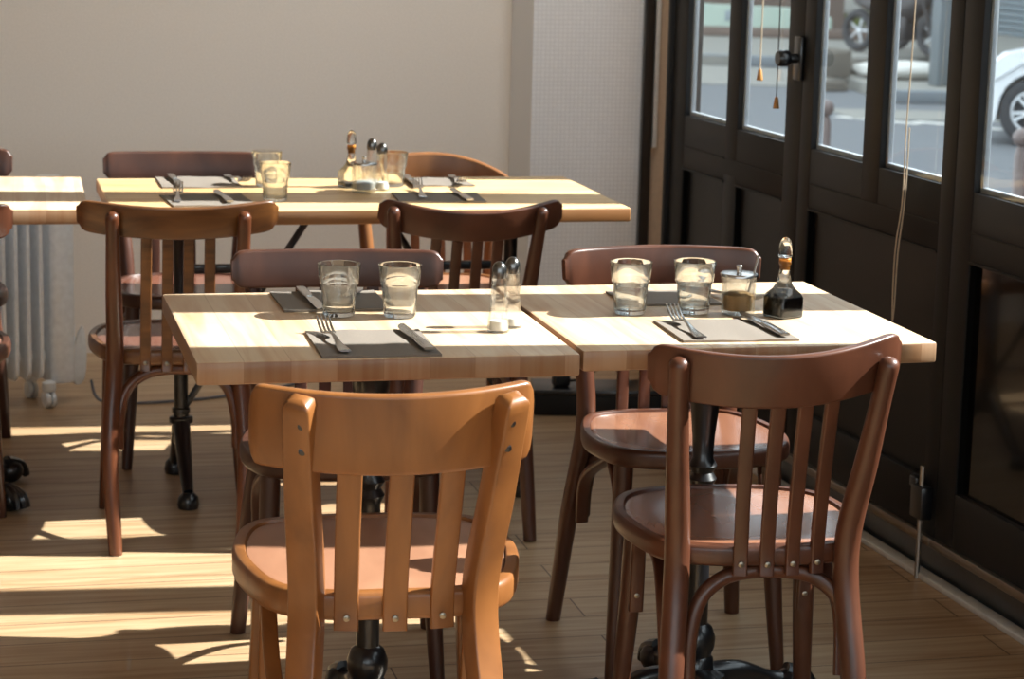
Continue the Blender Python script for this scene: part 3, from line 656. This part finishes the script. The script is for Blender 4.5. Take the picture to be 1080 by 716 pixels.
def shaker(x, y, lab, h=.12, salt=.015, group='glass shakers with domed metal caps', cap='cap'):
    t = thing('salt_shaker', (x, y, ZT), .2, lab, 'shaker', group); k = h/.115
    n = 24; rings = []
    for r, z in ((.0175, .0), (.0195, .002), (.0195, .01), (.0165, .03), (.0135, .052), (.0142, .068), (.0135, .085), (.0115, .092)):
        rings.append([(r*(1+.035*math.cos(8*2*PI*q/n))*math.cos(2*PI*q/n), r*(1+.035*math.cos(8*2*PI*q/n))*math.sin(2*PI*q/n), z*k) for q in range(n)])
    MB().loft(rings).build('glass_body', 'thin_glass', t, None, 0, 30)
    MB().lathe([(.0145, .004), (.0150, .008), (.0135, .004+salt*k), (.004, .006+salt*k)], 18).build('salt', 'salt', t)
    MB().lathe([(.0128, .090*k), (.0132, .0925*k), (.0132, .099*k), (.0125, .107*k), (.0095, .113*k), (.0045, .1165*k), (.0008, .117*k)], 22).build('metal_cap', cap, t)
shaker(.882, 3.772, 'front one of the two glass shakers with salt at the near table joint')
shaker(.915, 3.813, 'rear one of the two glass shakers at the near table joint', .121, .012)
shaker(1.003, 5.735, 'taller glass shaker of the cruet cluster on the long table', .125, .016)
shaker(1.022, 5.695, 'shorter glass shaker of the cruet cluster on the long table', .118, .016)

def cruet(x, y, rz, lab, fill='vinegar', level=.038, mat_glass='glass'):
    t = thing('vinegar_bottle', (x, y, ZT), rz, lab, 'bottle', 'square glass cruet bottles')
    sq = lambda w, z, r=.006: [(a, c, z) for a, c in rrect(w, w, r, 4)]
    def cc(r, z): return [(p[0], p[1], z) for p in [(r*math.cos(2*PI*(k+.5)/20+PI*0), r*math.sin(2*PI*(k+.5)/20)) for k in range(20)]]
    rings = [sq(.050, 0, .005), sq(.054, .002), sq(.054, .036), sq(.050, .043, .01), sq(.036, .052, .012), sq(.026, .062, .011), sq(.021, .075, .0095), sq(.0185, .088, .009), sq(.0185, .094, .009), sq(.023, .096, .011), sq(.023, .101, .011), sq(.018, .102, .0085)]
    MB().loft(rings).build('glass_body', mat_glass, t, None, 0, 35)
    MB().loft([sq(.046, .003, .004), sq(.0515, .005), sq(.0515, level-.002), sq(.050, level, .005)]).build('dark_liquid' if fill == 'vinegar' else 'liquid', fill, t)
    MB().lathe([(.0085, .086), (.009, .095), (.0105, .102), (.011, .106), (.009, .108)], 18).build('stopper_collar', 'amber', t)
    MB().lathe([(.0105, .1085), (.013, .111), (.0125, .116), (.0118, .13), (.009, .139), (.004, .144), (.0006, .145)], 12).build('glass_stopper', 'glass', t)
cruet(1.430, 3.862, .42, 'square glass bottle of dark vinegar beside the sugar jar')
cruet(.955, 5.765, .3, 'square glass bottle with glass stopper in the cluster on the long table', 'vinegar', .012)

def jar(x, y, lab, spoon_label=None, cut=False):
    t = thing('sugar_jar', (x, y, ZT), 0, lab, 'jar', 'lidded glass jars'); n = 36
    f = lambda q: 1+.018*math.cos(18*2*PI*q/n)
    R = [[(r*f(q)*math.cos(2*PI*q/n), r*f(q)*math.sin(2*PI*q/n), z) for q in range(n)] for r, z in ((.027, 0), (.030, .002), (.0305, .06), (.0315, .066), (.0315, .069))]
    R += [[(r*math.cos(2*PI*q/n), r*math.sin(2*PI*q/n), z) for q in range(n)] for r, z in ((.029, .069), (.0275, .06), (.0265, .008), (.02, .006))]
    MB().loft(R).build('glass_body', 'thin_glass', t, None, 0, 30)
    MB().lathe([(.0255, .0085), (.026, .010), (.0262, .036 if not cut else .024), (.02, .04 if not cut else .028), (.004, .041 if not cut else .029)], 24).build('sugar', 'sugar' if not cut else 'salt', t)
    l = MB().lathe([(.032, .0692), (.0345, .07), (.0345, .0735), (.033, .0755), (.015, .077), (.002, .0775)], 30).build('lid', 'steel', t)
    MB().lathe([(.005, .077), (.0045, .08), (.0058, .088), (.004, .09)], 14).build('lid_knob', 'steel', l)
jar(1.356, 3.896, 'sugar jar with metal lid between water tumbler and vinegar bottle')
jar(.97, 5.66, 'glass jar with flat metal lid in the cruet cluster on the long table', None, True)
t = thing('spoon', (1.384, 3.897, ZT+.055), 0, 'small pale spoon handle leaning out of the sugar jar', 'spoon')
MB().strip([(-.012, 0, -.025), (-.002, 0, .01), (.003, .0, .03), (.008, .0, .052)], .0075, .0025, .001, 4, (0, 1, 0)).build('handle', 'steel', t)
blob(MB(), (-.014, 0, -.03), (.008, .008, .012), 10, 6, 0).build('bowl', 'steel', t)

def napkin(x0, y0, w, d, rz, lab, curl=0.):
    t = MB(); nx, ny = 12, 12; th = .0035
    def zz(u, v, k): return th*k + .0008*math.sin(9*u+4*v)*k + curl*max(0, .12-u)*max(0, .5-v)*k + .0006*k*math.cos(17*u)
    for k in (1, 0):
        base = len(t.v)
        for j in range(ny+1):
            for i in range(nx+1):
                u, v = i/nx, j/ny; t.v.append(((u-.5)*w, (v-.5)*d, max(.0002 if k == 0 else .001, zz(u, v, k))))
        for j in range(ny):
            for i in range(nx):
                a = base+j*(nx+1)+i; q = (a, a+1, a+nx+2, a+nx+1); t.f.append(q if k else tuple(reversed(q)))
    n1 = (nx+1)*(ny+1); edge = [i for i in range(nx+1)]+[j*(nx+1)+nx for j in range(1, ny+1)]+[ny*(nx+1)+i for i in range(nx-1, -1, -1)]+[j*(nx+1) for j in range(ny-1, 0, -1)]
    for a, b_ in zip(edge, edge[1:]+edge[:1]): t.f.append((a, a+n1, b_+n1, b_))
    o = t.build('paper_napkin', 'napkin', None, (x0, y0, ZT), rz, 30)
    return tag(o, lab, 'napkin', 'folded grey brown paper napkins')
def fork(x, y, rz, lab, lift=.0):
    """origin at handle end, tines towards +y"""
    t = thing('fork', (x, y, ZT+.0055), rz, lab, 'fork', 'steel forks on the napkins')
    d = [(0, 0, .003, .009, .003), (0, .02, .002, .0095, .003), (0, .06, .004, .006, .004), (0, .105, .010, .0032, .004), (0, .13, .009, .0045, .003), (0, .143, .006, .011, .0022), (0, .156, .005, .0125, .002)]
    d = cr(d, 4)
    MB().sweep([p[:3] for p in d], [rrect(p[4], p[3]*2, p[4]*.45) for p in d], (0, 0, 1)).build('handle', 'steel', t)
    for k in range(4):
        xx = (k-1.5)*.0066
        d = cr([(xx, .152, .0052, .0024), (xx, .168, .0075, .0023), (xx*1.03, .19, .015, .0019), (xx*1.05, .206, .024, .001)], 4)
        MB().sweep([p[:3] for p in d], [rrect(.0022, p[3]*2, .0008) for p in d], (0, 0, 1)).build('tine', 'steel', t)
def knife(x, y, rz, lab):
    t = thing('table_knife', (x, y, ZT+.0055), rz, lab, 'knife', 'steel knives on the napkins')
    d = cr([(0, 0, .004, .0085, .005), (0, .03, .004, .0095, .007), (0, .085, .004, .008, .007), (0, .105, .004, .006, .006)], 4)
    MB().sweep([p[:3] for p in d], [rrect(p[4], p[3]*2, p[4]*.45) for p in d], (0, 0, 1)).build('handle', 'steel', t)
    d = cr([(.0, .104, .004, .006, .004), (-.001, .115, .004, .0085, .003), (-.002, .16, .004, .010, .0022), (-.001, .2, .004, .0085, .0016), (.004, .225, .004, .003, .001)], 4)
    MB().sweep([p[:3] for p in d], [rrect(p[4], p[3]*2, p[4]*.4) for p in d], (0, 0, 1)).build('blade', 'steel', t)

def setting(cx, cy, w, d, rz, where, fk=None, kn=None, extra=''):
    napkin(cx, cy, w, d, rz, 'folded grey brown napkin '+where)
    if fk: fork(fk[0], fk[1], fk[2], 'steel fork on the napkin '+where)
    if kn: knife(kn[0], kn[1], kn[2], 'steel knife on the napkin '+where)
setting(.648, 3.685, .195, .222, -.02, 'behind the honey beech chair', (.589, 3.592, .03), (.726, 3.590, .03))
setting(.642, 4.094, .195, .20, -.0, 'under the dark chair rail beyond two empty tumblers', (.711, 4.19, PI-.3), (.602, 4.20, PI+.02))
setting(1.278, 3.733, .205, .195, -.03, 'in front of the vinegar bottle', (1.206, 3.643, -.05), (1.356, 3.645, .02))
setting(1.267, 4.065, .185, .15, -.02, 'behind the two water tumblers', (1.365, 4.13, PI+.25), None)
setting(.577, 5.857, .20, .215, 0, 'in front of the dark straight railed chair', (.660, 5.96, PI+.15), (.515, 5.97, PI+.03))
setting(.565, 5.51, .20, .205, .08, 'behind the walnut chair', (.487, 5.45, -.1), (.610, 5.43, .05))
setting(1.200, 5.845, .155, .17, 0, 'in front of the golden oak chair', (1.250, 5.93, PI-.05), (1.127, 5.94, PI-.04))
setting(1.135, 5.53, .215, .18, -.07, 'behind the chair beyond the salt shakers', (1.09, 5.50, -.12), (1.193, 5.43, .0))

# ------------------------------------------------------------------ radiator, cable, box
t = thing('oil_radiator', (.262, 6.69, 0), .32, 'pale grey oil filled radiator on castors against the back wall', 'radiator')
MB().extr(rrect(.075, .16, .03, 4), .065, .66, .01).xf(Matrix.Translation((0, .05, 0))).build('end_panel', 'radiator', t)
for k in range(9):
    x = -.07-.037*k
    MB().extr([(a, c) for a, c in rrect(.16, .56, .04, 5)], x-.005, x+.005, .003, 'x').xf(Matrix.Translation((0, .05, .36))).build('fin', 'radiator', t)
for z in (.14, .56): MB().tube([(0, .05, z, .018), (-.38, .05, z, .018)], 12, 1).build('oil_tube', 'radiator', t)
for x, y in ((-.052, -.03), (-.052, .12), (-.34, -.03), (-.34, .12)):
    c = MB().lathe([(.018, .05), (.02, .055), (.02, .075), (.01, .08)], 14, (x, y)).build('castor_housing', 'white', t)
    MB().lathe([(.012, -.017), (.024, -.014), (.0255, -.004), (.016, -.002), (.016, .002), (.0255, .004), (.024, .014), (.012, .017)], 20).xf(Matrix.Translation((x, y, .0257)) @ Matrix.Rotation(PI/2, 4, 'Y')).build('castor_wheel', 'white', c)
MB().extr(cr([(-.02, 0), (.008, .005), (.018, .08), (.012, .15), (.004, .165), (-.016, .12), (-.022, .06)], 4, True), -.008, .008, .003, 'y').xf(Matrix.Translation((.056, -.0, .06))).build('cord_wrap', 'white', t)
tag(MB().tube([(.345, 6.69, .07, .004), (.36, 6.675, .02, .0045), (.41, 6.66, .0052, .0045), (.55, 6.66, .0052, .0045), (.75, 6.72, .0052, .0045), (.95, 6.85, .0052, .0045), (1.2, 7.1, .0052, .0045), (1.4, 7.35, .0052, .0045)], 8, 6).build('power_cable', 'grey_cable'), 'grey power cable trailing across the floor from the radiator', 'cable')
t = thing('floor_box', (1.60, 6.36, 0), -.18, 'low black box on the floor near the wall pier', 'box')
MB().box(0, 0, 0, .42, .16, .075, .006).build('case', 'rubber', t)
MB().box(-.002, -.004, .062, .422, .164, .078, .004).build('lid', 'iron', t)
t = thing('plug', (1.69, 6.40, .0785), 0, 'black plug with lead lying on the low black box', 'plug')
MB().box(-.025, -.02, 0, .025, .02, .035, .008).build('plug_body', 'rubber', t)
MB().tube([(.02, 0, .015, .004), (.06, .03, .012, .004), (.12, .06, .03, .004), (.18, .1, .045, .004), (.24, .2, -.02, .004), (.3, .4, -.07, .004)], 8, 6).build('lead', 'rubber', t)

# ------------------------------------------------------------------ light
TANE = .85
sd_ = Vector((-1, .085, -TANE)).normalized()
sun = bpy.data.lights.new('sun', 'SUN'); sun.energy = 17.5; sun.angle = math.radians(.55); sun.color = (1, .955, .89)
so = bpy.data.objects.new('sun', sun); C.objects.link(so); so.rotation_euler = sd_.to_track_quat('-Z', 'Y').to_euler(); so.location = (8, 2, 8)
w = bpy.data.worlds.new('sky'); S.world = w; w.use_nodes = True
bg = w.node_tree.nodes['Background']; bg.inputs['Color'].default_value = (.88, .95, 1.0, 1); bg.inputs['Strength'].default_value = 3.5
# daylight portal at the glazing
pl = bpy.data.lights.new('door_portal', 'AREA'); pl.shape = 'RECTANGLE'; pl.size = 7.4; pl.size_y = 1.75; pl.cycles.is_portal = True
po = bpy.data.objects.new('door_portal', pl); C.objects.link(po)
po.matrix_world = Matrix(((TD.x, 0, ND.x, 0), (TD.y, 0, ND.y, 0), (0, 1, 0, 0), (0, 0, 0, 1)))
c_ = dpt(-.35, .12, 1.75); po.location = c_

pl2 = bpy.data.lights.new('front_portal', 'AREA'); pl2.shape = 'RECTANGLE'; pl2.size = 5.4; pl2.size_y = 1.65; pl2.cycles.is_portal = True
po2 = bpy.data.objects.new('front_portal', pl2); C.objects.link(po2)
po2.matrix_world = Matrix(((1, 0, 0, -.5), (0, 0, -1, YR-.2), (0, 1, 0, 1.925), (0, 0, 0, 1)))
# spots without fixtures, added out of view to brighten the back wall and pier
for nm, x, y, tx, tz, en, col in (('wall_fill_spot', -.6, 5.6, -.5, 1.0, 36, (.93, .96, 1)), ('wall_fill_spot', 1.0, 5.6, 1.0, 1.0, 36, (1, .90, .78)), ('wall_fill_spot', 1.85, 5.9, 1.95, 1.2, 48, (.92, .96, 1))):
    sl = bpy.data.lights.new(nm, 'SPOT'); sl.energy = en; sl.color = col; sl.spot_size = math.radians(85); sl.spot_blend = .9; sl.shadow_soft_size = .12
    o = bpy.data.objects.new(nm, sl); C.objects.link(o); o.location = (x, y, 2.85)
    o.rotation_euler = (Vector((tx, YB, tz))-Vector((x, y, 2.85))).to_track_quat('-Z', 'Y').to_euler()
S.view_settings.view_transform = 'Standard'; S.view_settings.look = 'None'; S.view_settings.gamma = 1; S.view_settings.use_curve_mapping = False
S.view_settings.exposure = 0.0
S.cycles.use_denoising = True
S.cycles.max_bounces = 14; S.cycles.diffuse_bounces = 6; S.cycles.transparent_max_bounces = 24; S.cycles.transmission_bounces = 14
S.cycles.caustics_reflective = False; S.cycles.caustics_refractive = False; S.cycles.sample_clamp_indirect = 6
